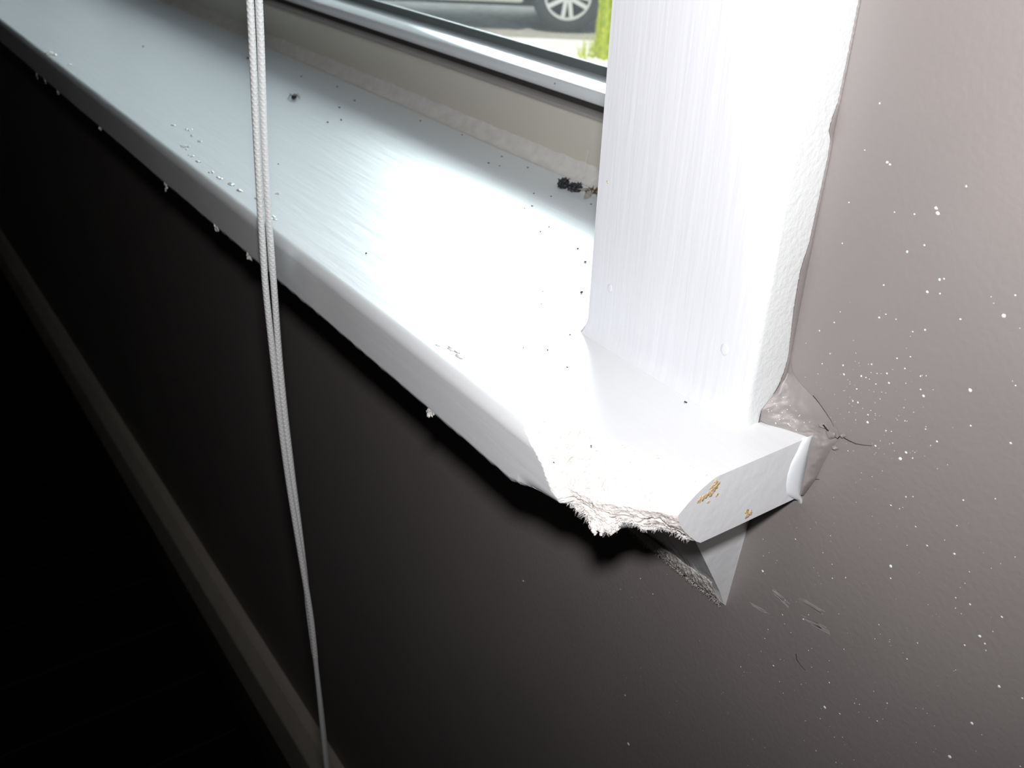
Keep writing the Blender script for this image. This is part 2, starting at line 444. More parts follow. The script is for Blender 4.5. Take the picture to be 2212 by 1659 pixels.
def chipped(x, tt):
    """0 where the paint is still sound, 1 inside the break; the top goes first"""
    off = .0160 * (tt / .43) ** 1.1 if tt < .43 else .0160 + .013 * min(1, (tt - .43) / .25)
    w = (x - .0425 - off + .0012 * fbm(x * 200, tt * 6, 3)) / .0040
    w = max(0, min(1, w)); return w * w * (3 - 2 * w)
NT = 14
def station(x, yb):
    e = edge_pts(x, True)
    y0 = e[0][0]
    top = [(yb + (y0 - yb) * k / NT, ZS) for k in range(NT)]
    return [(yb, ZB)] + top + e + [(min(e[-1][0] + .016, -.030), ZB)]
xs = [-1.85, XL - .0005] + [XL + (.0420 - XL) * i / 700 for i in range(701)]
xs = [x for x in xs if x < XR - 1e-4] + [XR] + [x for x in xs if x > XR + 1e-4]
stats = []
for x in xs:
    if abs(x - XR) < 1e-6:
        stats.append((x, station(x, YF))); stats.append((x, station(x, 0.0)))
    elif XL - 1e-6 <= x < XR: stats.append((x, station(x, YF)))
    else: stats.append((x, station(x, 0.0)))
i1 = next(i for i, s in enumerate(stats) if s[0] >= XL)
stats.insert(i1, (stats[i1][0], station(stats[i1][0], 0.0)))
tx = [.0425 + (XE - .0425) * i / 230 for i in range(231)]
n_plain = len(stats)
for x in tx: stats.append((x, station(x, 0.0)))
npf = len(stats[0][1]); split = 1 + NT
board, torn = MB(), MB()
rows = [[(x, y, z) for y, z in pr] for x, pr in stats]
board.grid(rows[:n_plain + 1])
tail = rows[n_plain:]
board.grid([r[:split + 1] for r in tail])
torn.grid([r[split:-1] for r in tail])
for fi in range(len(torn.f)):
    i_, k_ = divmod(fi, NA + NBt - 1)
    torn.m[fi] = 1 if chipped(tx[min(i_, 230)], .62 * k_ / NA if k_ < NA else .62 + .38 * (k_ - NA) / NBt) < .4 else 0
board.grid([[r[-1] for r in rows], [r[0] for r in rows]])
board.grid([[r[-2] for r in tail], [r[-1] for r in tail]])       # underside
endp = tail[-1]
board.add(endp, [tuple(range(npf))])                             # right end
board.add(rows[0], [tuple(range(npf))[::-1]])
o = local(board.build('sill_board', M_WHITE), sill)
for p in o.data.polygons: p.use_smooth = len(p.vertices) == 4
o.data.set_sharp_from_angle(angle=0.7)
o = local(torn.build('torn_edge', [M_TORN, M_WHITE]), sill); o['label'] = 'broken corner with torn fibreboard'

# torn fibres on the broken corner
fib = MB()
def fibre(p, d, L, r, mi):
    d = d.normalized(); side = Vector((random.uniform(-1, 1), random.uniform(-1, 1), random.uniform(-1, 1))) * .8
    pts = [p + d * L * t + side * L * t * t + Vector((0, 0, -.25 * L * t * t)) for t in (0, .33, .66, 1)]
    fib.tube(pts, lambda t: r * (1 - .75 * t), 3, mi)
def torn_point(x, k): 
    y, z = edge_pts(x, True)[k]; return Vector((x, y, z))
for i in range(1500):                                            # ragged lower lip
    x = random.uniform(.050, XE - .002); k = NA + NBt - 1 - int(abs(random.gauss(0, 5)))
    k = max(NA, k)
    if chipped(x, .62 + .38 * (k - NA) / NBt) < .4: continue
    hang = 1.0 + (.5 if .078 < x < .089 else 0)
    fibre(torn_point(x, k), Vector((random.gauss(0, 1), -.45 + random.gauss(0, .5), -.5 + random.gauss(0, .6))), random.uniform(.0004, .0014) * hang, random.uniform(.00005, .00013), 0)
for i in range(330):                                             # lying on the torn slope
    x = random.uniform(.046, XE - .002); k = random.randrange(2, NA + 10)
    if chipped(x, .62 * k / NA if k < NA else .62 + .38 * (k - NA) / NBt) < .4: continue
    p = torn_point(x, k) + Vector((0, -.00012, .00016))
    fibre(p, Vector((random.gauss(0, 1), -.5 + random.gauss(0, .5), -.3)), random.uniform(.0006, .0018), random.uniform(.00004, .00007), 1 if random.random() < .38 else 0)
for i in range(70):                                              # fluff of the hanging clump
    x = random.gauss(.0868, .0022); p = torn_point(x, NA + NBt - 4) + Vector((0, -.0004, -.0002))
    fib.blob(p + Vector((0, random.gauss(0, .001), random.gauss(-.0004, .0010))), random.uniform(.0004, .0010), seg=6, ring=4, jit=.9)
o = local(fib.build('torn_fibres', [M_FIBRE, M_FIBRE_TAN], merge=False), sill); o['label'] = 'frayed wood fibres'; o['kind'] = 'stuff'

tan = MB()
for (y, z, r) in ((-.0487, .7575, .0010), (-.0492, .7560, .0012), (-.0500, .7545, .0012), (-.0520, .7538, .0011), (-.0545, .7536, .0010), (-.0558, .7528, .0007), (-.0475, .7520, .0006), (-.0510, .7505, .0005), (-.0297, .7362, .0011), (-.0285, .7368, .0009)):
    for j in range(7):
        tan.blob((XE, y + random.gauss(0, r * .6), z + random.gauss(0, r * .6)), (.00020, r * random.uniform(.4, .9), r * random.uniform(.4, .9)), seg=12, ring=8, jit=.6)
o = local(tan.build('bare_board_patch', M_TAN, smooth=True, merge=False), sill); o['label'] = 'bare tan fibreboard showing through'

# white caulk bead running down the end of the sill against the wall
cb = MB()
rows = []
for i in range(26):
    t = i / 25; z = ZS + .0004 - t * .0335
    w = .0036 + .0034 * math.sin(math.pi * min(1, t * 1.15)) - .0044 * max(0, t - .7) / .3 + .0003 * nz(t * 9, 1)
    row = []
    for k in range(9):
        a = k / 8 * math.pi
        row.append((XE - .0006 + .0016 * math.sin(a), -.0001 - w * (1 - math.cos(a)) * .8 + (.0008 if t > .8 else 0), z + .0009 * math.sin(a) * (1 - t)))
    rows.append(row)
cb.grid(rows)
o = local(cb.build('caulk_bead', M_CAULK, smooth=True), sill); o['label'] = 'glossy white caulk along the end'

# chips and blisters in the paint
ch = MB()
for (x, y, r, f) in ((-.715, -.0815, 4.5, 1), (-.705, -.079, 4, 1), (-.6546, -.0764, 2.5, 0), (-.414, -.0621, 2.2, 0), (-.3974, -.0577, 2.2, 0), (-.3651, -.0606, 2.4, 0), (-.3808, -.0601, 1.8, 0), (-.3563, -.0729, 3.2, 1), (-.3329, -.0771, 2, 0), (-.3186, -.0766, 2.2, 0), (-.2937, -.078, 2.2, 0), (-.2804, -.077, 2, 0), (-.2643, -.0758, 2.6, 1), (-.2525, -.0761, 2.4, 1), (-.2352, -.0591, 2, 0), (-.2326, -.0714, 2.6, 1), (-.1998, -.0766, 2.8, 1), (-.0157, -.0763, 2.2, 1), (-.0104, -.0763, 2.0, 1), (-.0229, -.0786, 1.2, 0)):
    for j in range(4):
        rr = r * .001 * random.uniform(.3, .6)
        ch.blob((x + random.gauss(0, r * .0007), y + random.gauss(0, r * .00035), ZS), (rr * (2.6 if f and j < 2 else 1.6), rr * (1.1 if f and j < 2 else .8), .0004 if not (f and j < 2) else .00012), seg=8, ring=4, jit=.9, mi=f if j < 2 else 0)
o = local(ch.build('blistered_paint', [M_BLISTER, M_CHIP], smooth=True, merge=False), sill); o['label'] = 'blistered and chipped paint near the front edge'
for (x, s) in ((-.7636, 5), (-.7248, 3.5), (-.6742, 3), (-.5325, 3), (-.3667, 4.5), (-.2687, 4.5), (-.2169, 4.2), (-.0161, 4.5)):
    fl = MB()
    for j in range(9):
        fl.blob((x + random.gauss(0, s * .00028), -.0864 + random.gauss(0, .0004), ZB + random.gauss(.0004, s * .0003)), (random.uniform(.3, .6) * s * .0006, .0005, random.uniform(.3, .6) * s * .0006), seg=6, ring=4, jit=1.0)
    for j in range(5):
        p0 = Vector((x + random.gauss(0, s * .0003), -.0864, ZB + .0004)); fl.tube([p0, p0 + Vector((random.gauss(0, .001), -.0004, -.0006)), p0 + Vector((random.gauss(0, .0016), -.0006, -.0014 * random.random()))], .00012, 3)
    local(fl.build('loose_paint_flake', M_BLISTER, merge=False), sill)

# ---------------------------------------------------------------- moulding under the sill
bmould = tag(empty('bed_moulding', (-0.85, 0, .66)), 'white wedge-shaped moulding under the sill, its frayed end showing below the broken corner', 'moulding')
prof = [(0, ZB), (-.0445, ZB), (-.0400, .7265), (-.0320, .7135), (-.0227, .6985), (-.0135, .6835), (-.0060, .6710), (-.0018, .6620), (0, .6606)]
rows = []
nst = 60
for i in range(nst):
    x = -1.80 + 1.80 * i / (nst - 1) if i < 40 else .0 + .083 * (i - 39) / (nst - 40)
    row = []
    for y, z in prof:
        xx = x
        if i >= 40: xx = x + (z - .6606) / .0727 * .006 * (i - 39) / (nst - 40)
        j = .0006 * fbm(x * 300, z * 300) if i > 40 and y < 0 and z < .69 else 0
        row.append((xx + (j if i == nst - 1 else 0), y - j, z - (j if z < .68 else 0)))
    rows.append(row)
b = MB(); b.grid(rows, close=True); b.add(rows[-1], [tuple(range(len(prof)))]); b.add(rows[0], [tuple(range(len(prof)))])
local(b.build('moulding_strip', M_WHITE), bmould)
fr = MB(); rows = []
def mface(x, t, out=0.0):     # a point on the sloping face, t up from its lower edge
    y = -.0018 - .0430 * t; z = .6620 + .0705 * t
    return Vector((x + (z - .6606) / .0727 * .006, y - out * .85, z - out * .5))
for i in range(150):
    u = i / 149; x = .022 + .0605 * u; row = []
    top = .10 + .16 * u + .03 * nz(x * 160, 3)
    for k in range(26):
        v = k / 25; t = -.012 + (top + .012) * v
        prof_ = math.sin(math.pi * min(1, v * .93 + .07)) ** .5
        out = .0013 * prof_ * (1 + .5 * fbm(x * 420, v * 5, 2)) * min(1, u * 4) + .00025 * fbm(x * 1500, v * 20, 5) - .0003
        row.append(mface(x, t, out))
    rows.append(row)
fr.grid(rows)
for i in range(420):
    x = random.uniform(.024, .082); p0 = mface(x, random.uniform(-.02, .03) if i % 3 else random.uniform(0, .2), .0007); L = random.uniform(.0004, .0012)
    d0 = Vector((random.gauss(0, .7), -.4 + random.gauss(0, .3), -.6 + random.gauss(0, .5)))
    fr.tube([p0, p0 + d0 * L * .5, p0 + d0 * L + Vector((random.gauss(0, .4), 0, -.3)) * L], lambda t: .00010 * (1 - .7 * t), 3)
o = local(fr.build('frayed_paper', M_TORN, merge=False, smooth=True), bmould); o['label'] = 'frayed fluffy lower edge'

# ---------------------------------------------------------------- casing
OV = [(.760, .0110), (.7653, .0105), (.7690, .0060), (.7736, .0032), (.7790, .0016), (.7843, .0010), (.7940, .0020), (.803, .0030), (.8119, .0034), (.8180, .0034), (.822, .0028), (.8268, .0016), (.8443, .0009), (.8560, .0005), (.862, .0008), (.8655, .0026), (.8690, .0022), (.8741, .0007), (.8866, .0004), (.9038, .0002), (2.1, .0003)]
casing = tag(empty('window_casing', (0.045, 0, ZS)), 'upright white painted casing board standing on the right end of the sill', 'casing')
b = MB()
zs = [ZS + .0005 * i for i in range(320)] + [ZS + .16 + (2.09 - ZS - .16) * i / 12 for i in range(13)]
W, T = .091, .019
rows = []
for z in zs:
    ov = interp(OV, z); ov = max(.0001, ov + (.00028 * fbm(z * 900, 2) if z < 1 else 0))
    fl = .0016 * max(0, 1 - (z - ZS) / .008) ** 2           # caulked foot spreads a little
    r = .0030
    row = [(0 - fl * .6, 0, z), (-fl * 1.6, -T + .001 - fl, z), (.0010 - fl * 1.2, -T - fl, z)]
    row += [(.0010 + (W - r - .0010) * k / 6, -T - fl, z) for k in range(1, 7)]
    row += [(W - r + r * math.sin(a), -T + r - r * math.cos(a) - fl * (1 - a), z) for a in (math.pi / 8, math.pi / 4, 3 * math.pi / 8, math.pi / 2)]
    row += [(W, -ov, z), (W, -.00005, z)]
    rows.append(row)
n = len(rows[0])
b.grid([r[:10] for r in rows], 0); b.grid([r[9:n - 1] for r in rows], 1)
brow = [[(W + .0002, -interp(OV, z) - (.00028 * fbm(z * 900, 2) if z < 1 else 0) * 1, z), (W + .0007, -interp(OV, z) * .5, z), (W + .0004, 0, z)] for z in zs]
b.add(rows[-1], [tuple(range(n))]); b.add(rows[0], [tuple(range(n))])
o = local(b.build('casing_board', [M_CASING, M_CASEDGE]), casing)
for p in o.data.polygons: p.use_smooth = True
o.data.set_sharp_from_angle(angle=0.5)
b = MB(); b.grid(brow); o = local(b.build('paint_overlap', M_WALL, smooth=True), casing); o['label'] = 'wavy lip of brown wall paint along the back edge'
for (x, z, r) in ((.0131, .7857, .0014), (.0770, .7859, .0019)):
    b = MB(); b.blob((x, -T, z), (r, .00022, r * 1.25), seg=14, ring=6); local(b.build('filled_nail_hole', M_CASING, smooth=True), casing)
# left casing, just outside the picture, so the window is complete
b = MB(); b.box((XL - .091, -T, ZS), (XL, 0, 2.09)); c2 = bevel(b.build('trim_1', M_CASING), .002); tag(c2, kind='structure')
b = MB(); b.box((XL, -T, 2.0), (0, 0, 2.09)); c3 = bevel(b.build('trim_2', M_CASING), .002); tag(c3, kind='structure')
b = MB(); b.box((XR - .008 + .0, 0, ZS), (XR, YF, ZT)); tag(b.build('trim_3', M_CASING), kind='structure')

# ---------------------------------------------------------------- filler, cracks and flecks on the wall
flr = MB()
LO = [(.0912, -.0004, .7790), (.0914, -.0030, .7735), (.0913, -.0068, .7690), (.0912, -.0106, .7652), (.0918, -.0108, .7610), (.0945, -.0088, .7602), (.0985, -.0064, .7602), (.1030, -.0046, .7602), (.1077, -.0030, .7600), (.1086, -.0030, .7570), (.1094, -.0032, .7500), (.1096, -.0036, .7420), (.1090, -.0030, .7360)]
HI = [(.0918, 0, .7830), (.0935, 0, .7790), (.0965, 0, .7768), (.1005, 0, .7752), (.1050, 0, .7735), (.1098, 0, .7712), (.1128, 0, .7690), (.1165, 0, .7665), (.1180, 0, .7640), (.1160, 0, .7600), (.1140, 0, .7520), (.1125, 0, .7440), (.1096, -.0012, .7352)]
def lerp_poly(P, t):
    f = t * (len(P) - 1); i = min(int(f), len(P) - 2); f -= i
    return Vector(P[i]) * (1 - f) + Vector(P[i + 1]) * f
rows = []
for i in range(90):
    u = i / 89; a_, h_ = lerp_poly(LO, u), lerp_poly(HI, u); row = []
    for k in range(30):
        v = k / 29; p = a_.lerp(h_, v)
        bul = math.sin(math.pi * v) * (-.0011 if u < .60 else -.0011 + .0020 * min(1, (u - .60) / .15))
        lump = fbm(p.x * 220, p.z * 220, 2) * .0007 * math.sin(math.pi * min(1, v * 1.15)) * (1 if v < .87 else 0.2)
        row.append((p.x + bul * .4, p.y - bul - lump - .0001, p.z + bul * .5))
    rows.append(row)
flr.grid(rows)
for (x, z, r) in ((.1145, .7640, .0022), (.1105, .7655, .0016), (.1172, .7600, .0012), (.1190, .7660, .0010)):
    flr.blob((x, -.0004, z), (r, .0012, r * .8), seg=14, ring=8, jit=.6)
o = flr.build('lumpy_filler', M_WALL, wall, smooth=True, merge=False); o['label'] = 'lumpy brown painted filler at the corner of the sill'
o.modifiers.new('smooth', 'SUBSURF').render_levels = 1
ck = MB()
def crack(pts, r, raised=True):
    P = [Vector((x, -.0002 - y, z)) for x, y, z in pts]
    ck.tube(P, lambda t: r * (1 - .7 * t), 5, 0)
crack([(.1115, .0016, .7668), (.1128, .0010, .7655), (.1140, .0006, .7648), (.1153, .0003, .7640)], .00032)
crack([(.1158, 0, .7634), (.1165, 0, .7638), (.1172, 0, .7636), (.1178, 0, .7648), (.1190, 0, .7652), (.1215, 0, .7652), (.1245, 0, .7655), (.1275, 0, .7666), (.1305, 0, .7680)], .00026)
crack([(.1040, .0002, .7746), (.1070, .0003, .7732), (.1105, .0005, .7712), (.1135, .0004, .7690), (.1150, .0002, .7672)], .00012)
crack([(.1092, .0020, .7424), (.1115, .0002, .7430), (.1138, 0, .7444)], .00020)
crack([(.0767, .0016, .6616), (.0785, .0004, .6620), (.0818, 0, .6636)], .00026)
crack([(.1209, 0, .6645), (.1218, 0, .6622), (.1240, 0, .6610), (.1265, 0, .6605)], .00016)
o = ck.build('crack_shadow_line', M_CRACKSHADE, wall, smooth=True, merge=False); o['label'] = 'cracked, lifted wall paint with its shadow lines in dark colour'
sc = MB()
for i in range(46):
    s_ = random.choice(((.1156, .6899, .1342, .6921), (.1156, .6899, .1342, .6921), (.1198, .6824, .1330, .6855), (.1198, .6824, .1330, .6855), (.1040, .6850, .1130, .6835), (.0936, .6708, .1060, .6730)))
    a0 = random.uniform(0, .35); a1 = min(1, a0 + random.uniform(.35, .7)); dz = random.gauss(0, .0006)
    x0, z0 = s_[0] + (s_[2] - s_[0]) * a0, s_[1] + (s_[3] - s_[1]) * a0 + dz; x1, z1 = s_[0] + (s_[2] - s_[0]) * a1, s_[1] + (s_[3] - s_[1]) * a1 + dz
    h = random.uniform(.00005, .00016)
    sc.add([(x0, -.00012, z0), (x1, -.00012, z1 - h), (x1 + .0005, -.00012, z1), (x1, -.00012, z1 + h), (x0, -.00012, z0 + h * .5), (x0, 0, z0), (x1, 0, z1)], [(0, 1, 2, 3, 4), (0, 5, 6, 1)])
o = sc.build('scuff_marks', M_SCUFF, wall, merge=False); o['label'] = 'pale streaky scuffs below the sill'
SPLAT = [(105.3,876.5,0.62),(112.2,860.3,0.94),(113.3,859.9,0.78),(131.5,851.6,1.06),(132.4,850.3,1.21),(125.8,836.0,0.79),(130.8,839.8,0.62),(138.8,860.2,0.58),(120.7,823.0,0.65),(138.3,831.4,0.77),(139.6,832.1,0.61),(135.5,826.3,0.78),(139.6,827.3,0.62),(159.9,828.2,1.17),(147.9,822.2,0.61),(121.8,812.1,0.66),(123.8,814.1,0.49),(127.7,813.9,0.41),(134.2,812.3,0.56),(138.0,814.5,0.63),(100.9,798.6,0.53),(105.9,803.8,0.61),(107.3,808.3,0.34),(106.9,792.4,0.44),(104.7,787.5,0.44),(112.8,790.6,0.61),(113.9,787.6,0.78),(123.1,795.7,0.59),(129.2,795.1,0.67),(130.7,792.3,0.67),(120.4,790.0,0.68),(122.2,790.3,0.51),(119.9,784.8,0.52),(126.3,789.8,0.42),(131.3,801.6,0.49),(135.6,804.1,0.49),(140.5,799.4,0.56),(143.2,793.6,0.97),(141.7,795.2,0.65),(156.9,802.3,1.08),(169.1,809.8,0.44),(167.9,810.7,0.3),(121.5,780.3,0.69),(119.5,779.9,0.52),(126.2,777.9,0.6),(126.7,775.2,0.95),(129.0,777.6,0.26),(133.9,775.7,0.51),(135.8,776.5,0.42),(132.9,771.2,0.34),(131.6,768.5,0.69),(137.3,772.7,0.42),(151.5,781.1,0.65),(146.8,783.2,0.49),(160.2,791.5,0.62),(172.9,792.2,0.75),(142.6,772.0,0.92),(141.3,768.8,1.52),(145.3,771.3,0.58),(149.9,778.7,0.41),(145.5,773.6,0.33),(119.1,775.3,0.35),(122.2,773.8,0.35),(129.1,785.5,0.34),(130.5,788.5,0.25),(139.4,782.4,0.41),(142.3,800.4,0.32),(136.4,794.9,0.33),(134.8,799.5,0.49),(130.8,797.3,0.25),(125.8,793.5,0.34),(165.3,826.5,0.29),(161.3,835.1,0.58),(154.8,832.1,0.29),(156.1,830.6,0.29),(118.5,846.4,0.47),(125.2,847.8,0.54),(101.9,844.6,0.49),(102.6,831.0,0.42),(103.6,861.9,0.4),(117.7,759.4,0.54),(122.1,761.2,0.36),(92.5,771.6,0.56),(146.7,756.7,0.64),(149.0,758.2,0.38),(142.4,750.6,0.58),(145.7,751.2,0.39),(146.7,752.4,0.32),(164.9,766.6,0.6),(173.9,772.7,0.41),(152.7,748.3,0.51),(165.4,757.0,0.43),(163.1,749.7,0.37),(151.7,739.8,0.39),(158.2,744.1,0.63),(167.4,747.0,0.74),(148.2,728.3,1.19),(149.4,723.8,0.6),(97.8,690.1,1.23),(109.3,714.0,0.58),(96.7,697.1,0.38),(99.0,700.4,0.3),(95.0,704.4,0.38),(126.6,713.9,0.42),(128.1,708.4,0.5),(133.1,712.3,0.49),(121.9,716.1,0.36),(123.2,724.9,0.35),(173.6,744.0,0.43),(173.4,739.1,0.31),(184.8,757.8,0.35),(172.1,732.1,0.5),(177.0,733.0,0.74),(173.1,728.4,0.44),(175.4,727.8,0.37),(187.2,735.6,0.72),(164.3,723.2,0.26),(150.0,702.9,0.48),(183.0,724.1,0.99),(185.2,722.7,0.61),(186.2,720.6,0.49),(179.6,717.4,0.63),(186.2,728.7,0.36),(164.9,706.3,0.46),(163.1,697.3,0.54),(139.7,682.5,0.5),(125.7,670.2,0.45),(126.8,672.2,0.37),(112.0,650.3,0.71),(104.9,652.3,0.4),(105.3,659.9,0.47),(105.9,665.3,0.47),(111.0,677.2,0.61),(112.8,673.8,0.38),(110.6,684.5,0.61),(116.4,672.0,0.38),(120.4,682.2,0.75),(122.1,685.8,0.44),(134.1,695.6,0.36),(114.5,655.9,0.39),(116.4,645.1,0.47),(137.5,663.2,0.59),(135.9,667.5,0.3),(135.2,672.8,0.37),(128.7,663.8,0.38),(126.2,652.3,0.31),(128.0,654.6,0.3),(138.3,650.5,1.35),(144.9,653.1,0.59),(137.7,643.6,0.46),(131.8,636.8,0.39),(155.1,674.3,0.42),(149.4,662.9,0.43),(151.3,664.1,0.43),(161.1,673.7,0.56),(159.5,663.0,0.64),(152.0,660.6,0.29),(175.4,681.9,0.33),(179.5,706.2,0.38),(193.6,711.1,0.98),(201.0,712.6,0.6),(189.9,690.8,1.15),(187.1,671.6,1.32),(194.0,689.3,0.32),(175.1,666.9,0.34),(145.4,640.6,0.53),(148.5,643.6,0.45),(139.5,626.9,0.54),(148.8,629.5,0.45),(151.2,631.4,0.3),(155.4,637.7,0.37),(207.8,688.1,0.49),(194.2,681.6,0.26),(179.1,679.2,0.33),(150.0,696.1,0.35),(155.4,699.1,0.34),(155.3,700.1,0.27),(151.5,699.6,0.27),(149.5,665.4,0.29),(156.3,661.8,0.29),(161.3,665.8,0.28),(119.3,641.1,0.39),(98.8,635.2,0.33),(133.5,627.0,0.31),(-60.7,569.5,1.23),(37.6,529.9,1.68),(30.9,559.8,0.82),(96.6,636.5,0.57),(31.5,638.1,0.63),(40.7,635.5,0.63),(19.0,622.2,0.53)]
sp = MB()
def fleck(x, z, d):
    a = random.uniform(-.5, .5); r = d * .0005
    sp.blob((x * .001, 0, z * .001), (r * random.uniform(.9, 1.25), min(.0003, r * .35), r * random.uniform(.75, 1.05)), (Vector((math.cos(a), 0, math.sin(a))), Vector((0, 1, 0)), Vector((-math.sin(a), 0, math.cos(a)))), seg=8, ring=6, jit=.35)
for x, z, d in SPLAT: fleck(x, z, d)
for i in range(110): fleck(random.gauss(126, 12), random.gauss(780, 14), random.uniform(.12, .3))
for i in range(100): fleck(random.uniform(95, 185), random.uniform(635, 760), random.uniform(.12, .28))
for i in range(50): fleck(random.uniform(20, 120), random.uniform(560, 660), random.uniform(.15, .35))
for i in range(40):
    u, v = random.uniform(.2, .58), random.uniform(.1, .6); bul = -.0011 * math.sin(math.pi * v)
    p = lerp_poly(LO, u).lerp(lerp_poly(HI, u), v)
    sp.blob((p.x + bul * .4, p.y - bul - .0002, p.z + bul * .5), random.uniform(.0001, .00022), seg=6, ring=4)
o = sp.build('paint_flecks', M_SPLAT, wall, smooth=True, merge=False); o['label'] = 'spatter of white paint flecks'; o['kind'] = 'stuff'

# ---------------------------------------------------------------- blind cord
cord = tag(empty('blind_cord', (-.1455, -.1, 2.0)), 'doubled white braided blind cord hanging in front of the sill', 'cord')
PATH = [(-.1300, 2.0), (-.1310, 1.2), (-.1330, .960), (-.1359, .8801), (-.1403, .8508), (-.1452, .8188), (-.1493, .7844), (-.1520, .7471), (-.1530, .7075), (-.1525, .6653), (-.1496, .6241), (-.1455, .5911), (-.1419, .5589), (-.1391, .5245), (-.1365, .4682), (-.1355, .4087), (-.1352, .36)]
PX = [(-z, x) for x, z in PATH]
TW = [(-2.0, 0), (-.88, .05), (-.76, .05), (-.70, .55), (-.64, .8), (-.60, 1.2), (-.57, 1.57), (-.53, 2.2), (-.50, 1.9), (-.44, 1.6), (-.36, 1.57)]
GAP = [(-2.0, .00175), (-.88, .0019), (-.80, .0017), (-.745, .00215), (-.70, .0016), (-.36, .0015)]
U = Vector((.57, .82, 0)).normalized(); V = Vector((-.82, .57, 0)).normalized()
def smooth_interp(tab, x):
    h = .012; return (interp(tab, x - h) + 2 * interp(tab, x) + interp(tab, x + h)) / 4
for sgn in (-1, 1):
    rows = []; z = 2.0; step = .00035
    zl = []
    while z > .985: zl.append(z); z -= .01
    while z > .50: zl.append(z); z -= .00022
    while z > .36: zl.append(z); z -= .0008
    zl.append(.36)
    for z in zl:
        x = smooth_interp(PX, -z); a = smooth_interp(TW, -z); g = smooth_interp(GAP, -z)
        c = Vector((x, -.1, z)) + (U * math.cos(a) + V * math.sin(a)) * g * sgn
        row = []
        for k in range(20):
            ph = 2 * math.pi * k / 20
            br = max(math.cos(4 * ph + z * 2 * math.pi / .0026), math.cos(4 * ph - z * 2 * math.pi / .0026)) if .50 < z < .985 else 0
            r = .00146 + .00022 * br
            row.append(c + Vector((math.cos(ph), math.sin(ph), 0)) * r)
        rows.append(row)
    b = MB(); b.grid(rows, close=True)
    if sgn > 0: b.tube([Vector((-.1352, -.1, .361)) + (U * math.cos(1.57) + V * math.sin(1.57)) * .0015 * math.cos(t) - Vector((0, 0, .0025 * math.sin(t))) for t in [math.pi * i / 8 for i in range(9)]], .0015, 10)
    local(b.build('strand', M_CORD, smooth=True), cord)

# ---------------------------------------------------------------- dead insects and crumbs on the sill
def insect(name, label, loc, yaw, L, mats, wings, group=None, curl=0.0, rough=0.0, up=0.0, legs=6):
    root = tag(empty(name, loc), label, 'insect', group)
    rz = Matrix.Rotation(yaw, 3, 'Z')
    prof = [(0, .02), (.04, .10), (.10, .145), (.16, .13), (.20, .07), (.25, .13), (.33, .19), (.42, .20), (.50, .15), (.54, .10), (.62, .17), (.72, .19), (.82, .16), (.92, .09), (1, .015)]
    b = MB(); rows = []
    for s_, r in prof:
        row = []
        for k in range(16):
            ph = 2 * math.pi * k / 16
            q = 1 + rough * nz(s_ * 9 + loc[0] * 50, math.cos(ph) * 2.5, math.sin(ph) * 2.5) * 1.6
            row.append(rz @ Vector(((s_ - .5) * L, math.cos(ph) * r * L * q, max(-.10 * L, math.sin(ph) * r * L * q) + (.14 + up) * L + curl * L * (s_ - .5) ** 2)))
        rows.append(row)
    b.grid(rows, close=True); b.add(rows[0], [tuple(range(16))]); b.add(rows[-1], [tuple(range(16))])
    b.build('body', mats[0], root, smooth=True)
    for i in range(legs):
        sd = -1 if i % 2 else 1; s_ = -.18 + .11 * (i // 2)
        p = [Vector((s_, sd * .10, .12)), Vector((s_ - .12 + .12 * (i // 2), sd * .30, .30 + .05 * (i % 3))), Vector((s_ - .22 + .22 * (i // 2), sd * .44, .08)), Vector((s_ - .26 + .26 * (i // 2), sd * .52, .015))]
        lb = MB(); lb.tube([rz @ (q * L) for q in p], lambda t: L * .028 * (1 - .6 * t), 5); lb.build('leg', mats[0], root, smooth=True)
    for (wy, tilt, wl) in wings:
        wb = MB(); top = []; bot = []
        for k in range(14):
            t = 2 * math.pi * k / 14
            q = Vector((math.cos(t) * .5 + .5, math.sin(t) * .17 * (1.2 - .3 * math.cos(t)), 0)) * wl
            q = Matrix.Rotation(wy, 3, 'Z') @ (Matrix.Rotation(tilt, 3, 'Y') @ q)
            q = q + Vector((-.1, 0, .30))
            q.z = max(q.z, .02)
            top.append(rz @ (q * L)); bot.append(rz @ ((q - Vector((0, 0, .012))) * L))
        n_ = 14
        wb.add(top + bot, [tuple(range(n_)), tuple(range(2 * n_ - 1, n_ - 1, -1))] + [(k, (k + 1) % n_, n_ + (k + 1) % n_, n_ + k) for k in range(n_)])
        wb.build('wing', M_WING, root)
    return root
insect('dead_fly', 'small dead black fly lying alone on the sill beside the cord', (-.4505, .0452, ZS), 2.6, .0092, [M_INSECT], [(2.0, -.5, .55), (-2.6, -.15, .6)], rough=.3)
insect('dead_wasp', 'dead insect with amber glints and grey wings wedged between sealant and casing', (-.1390, .0975, ZS + .0026), .75, .0098, [M_AMBER], [(3.3, .05, .85), (4.4, .35, 1.0)], rough=.35)
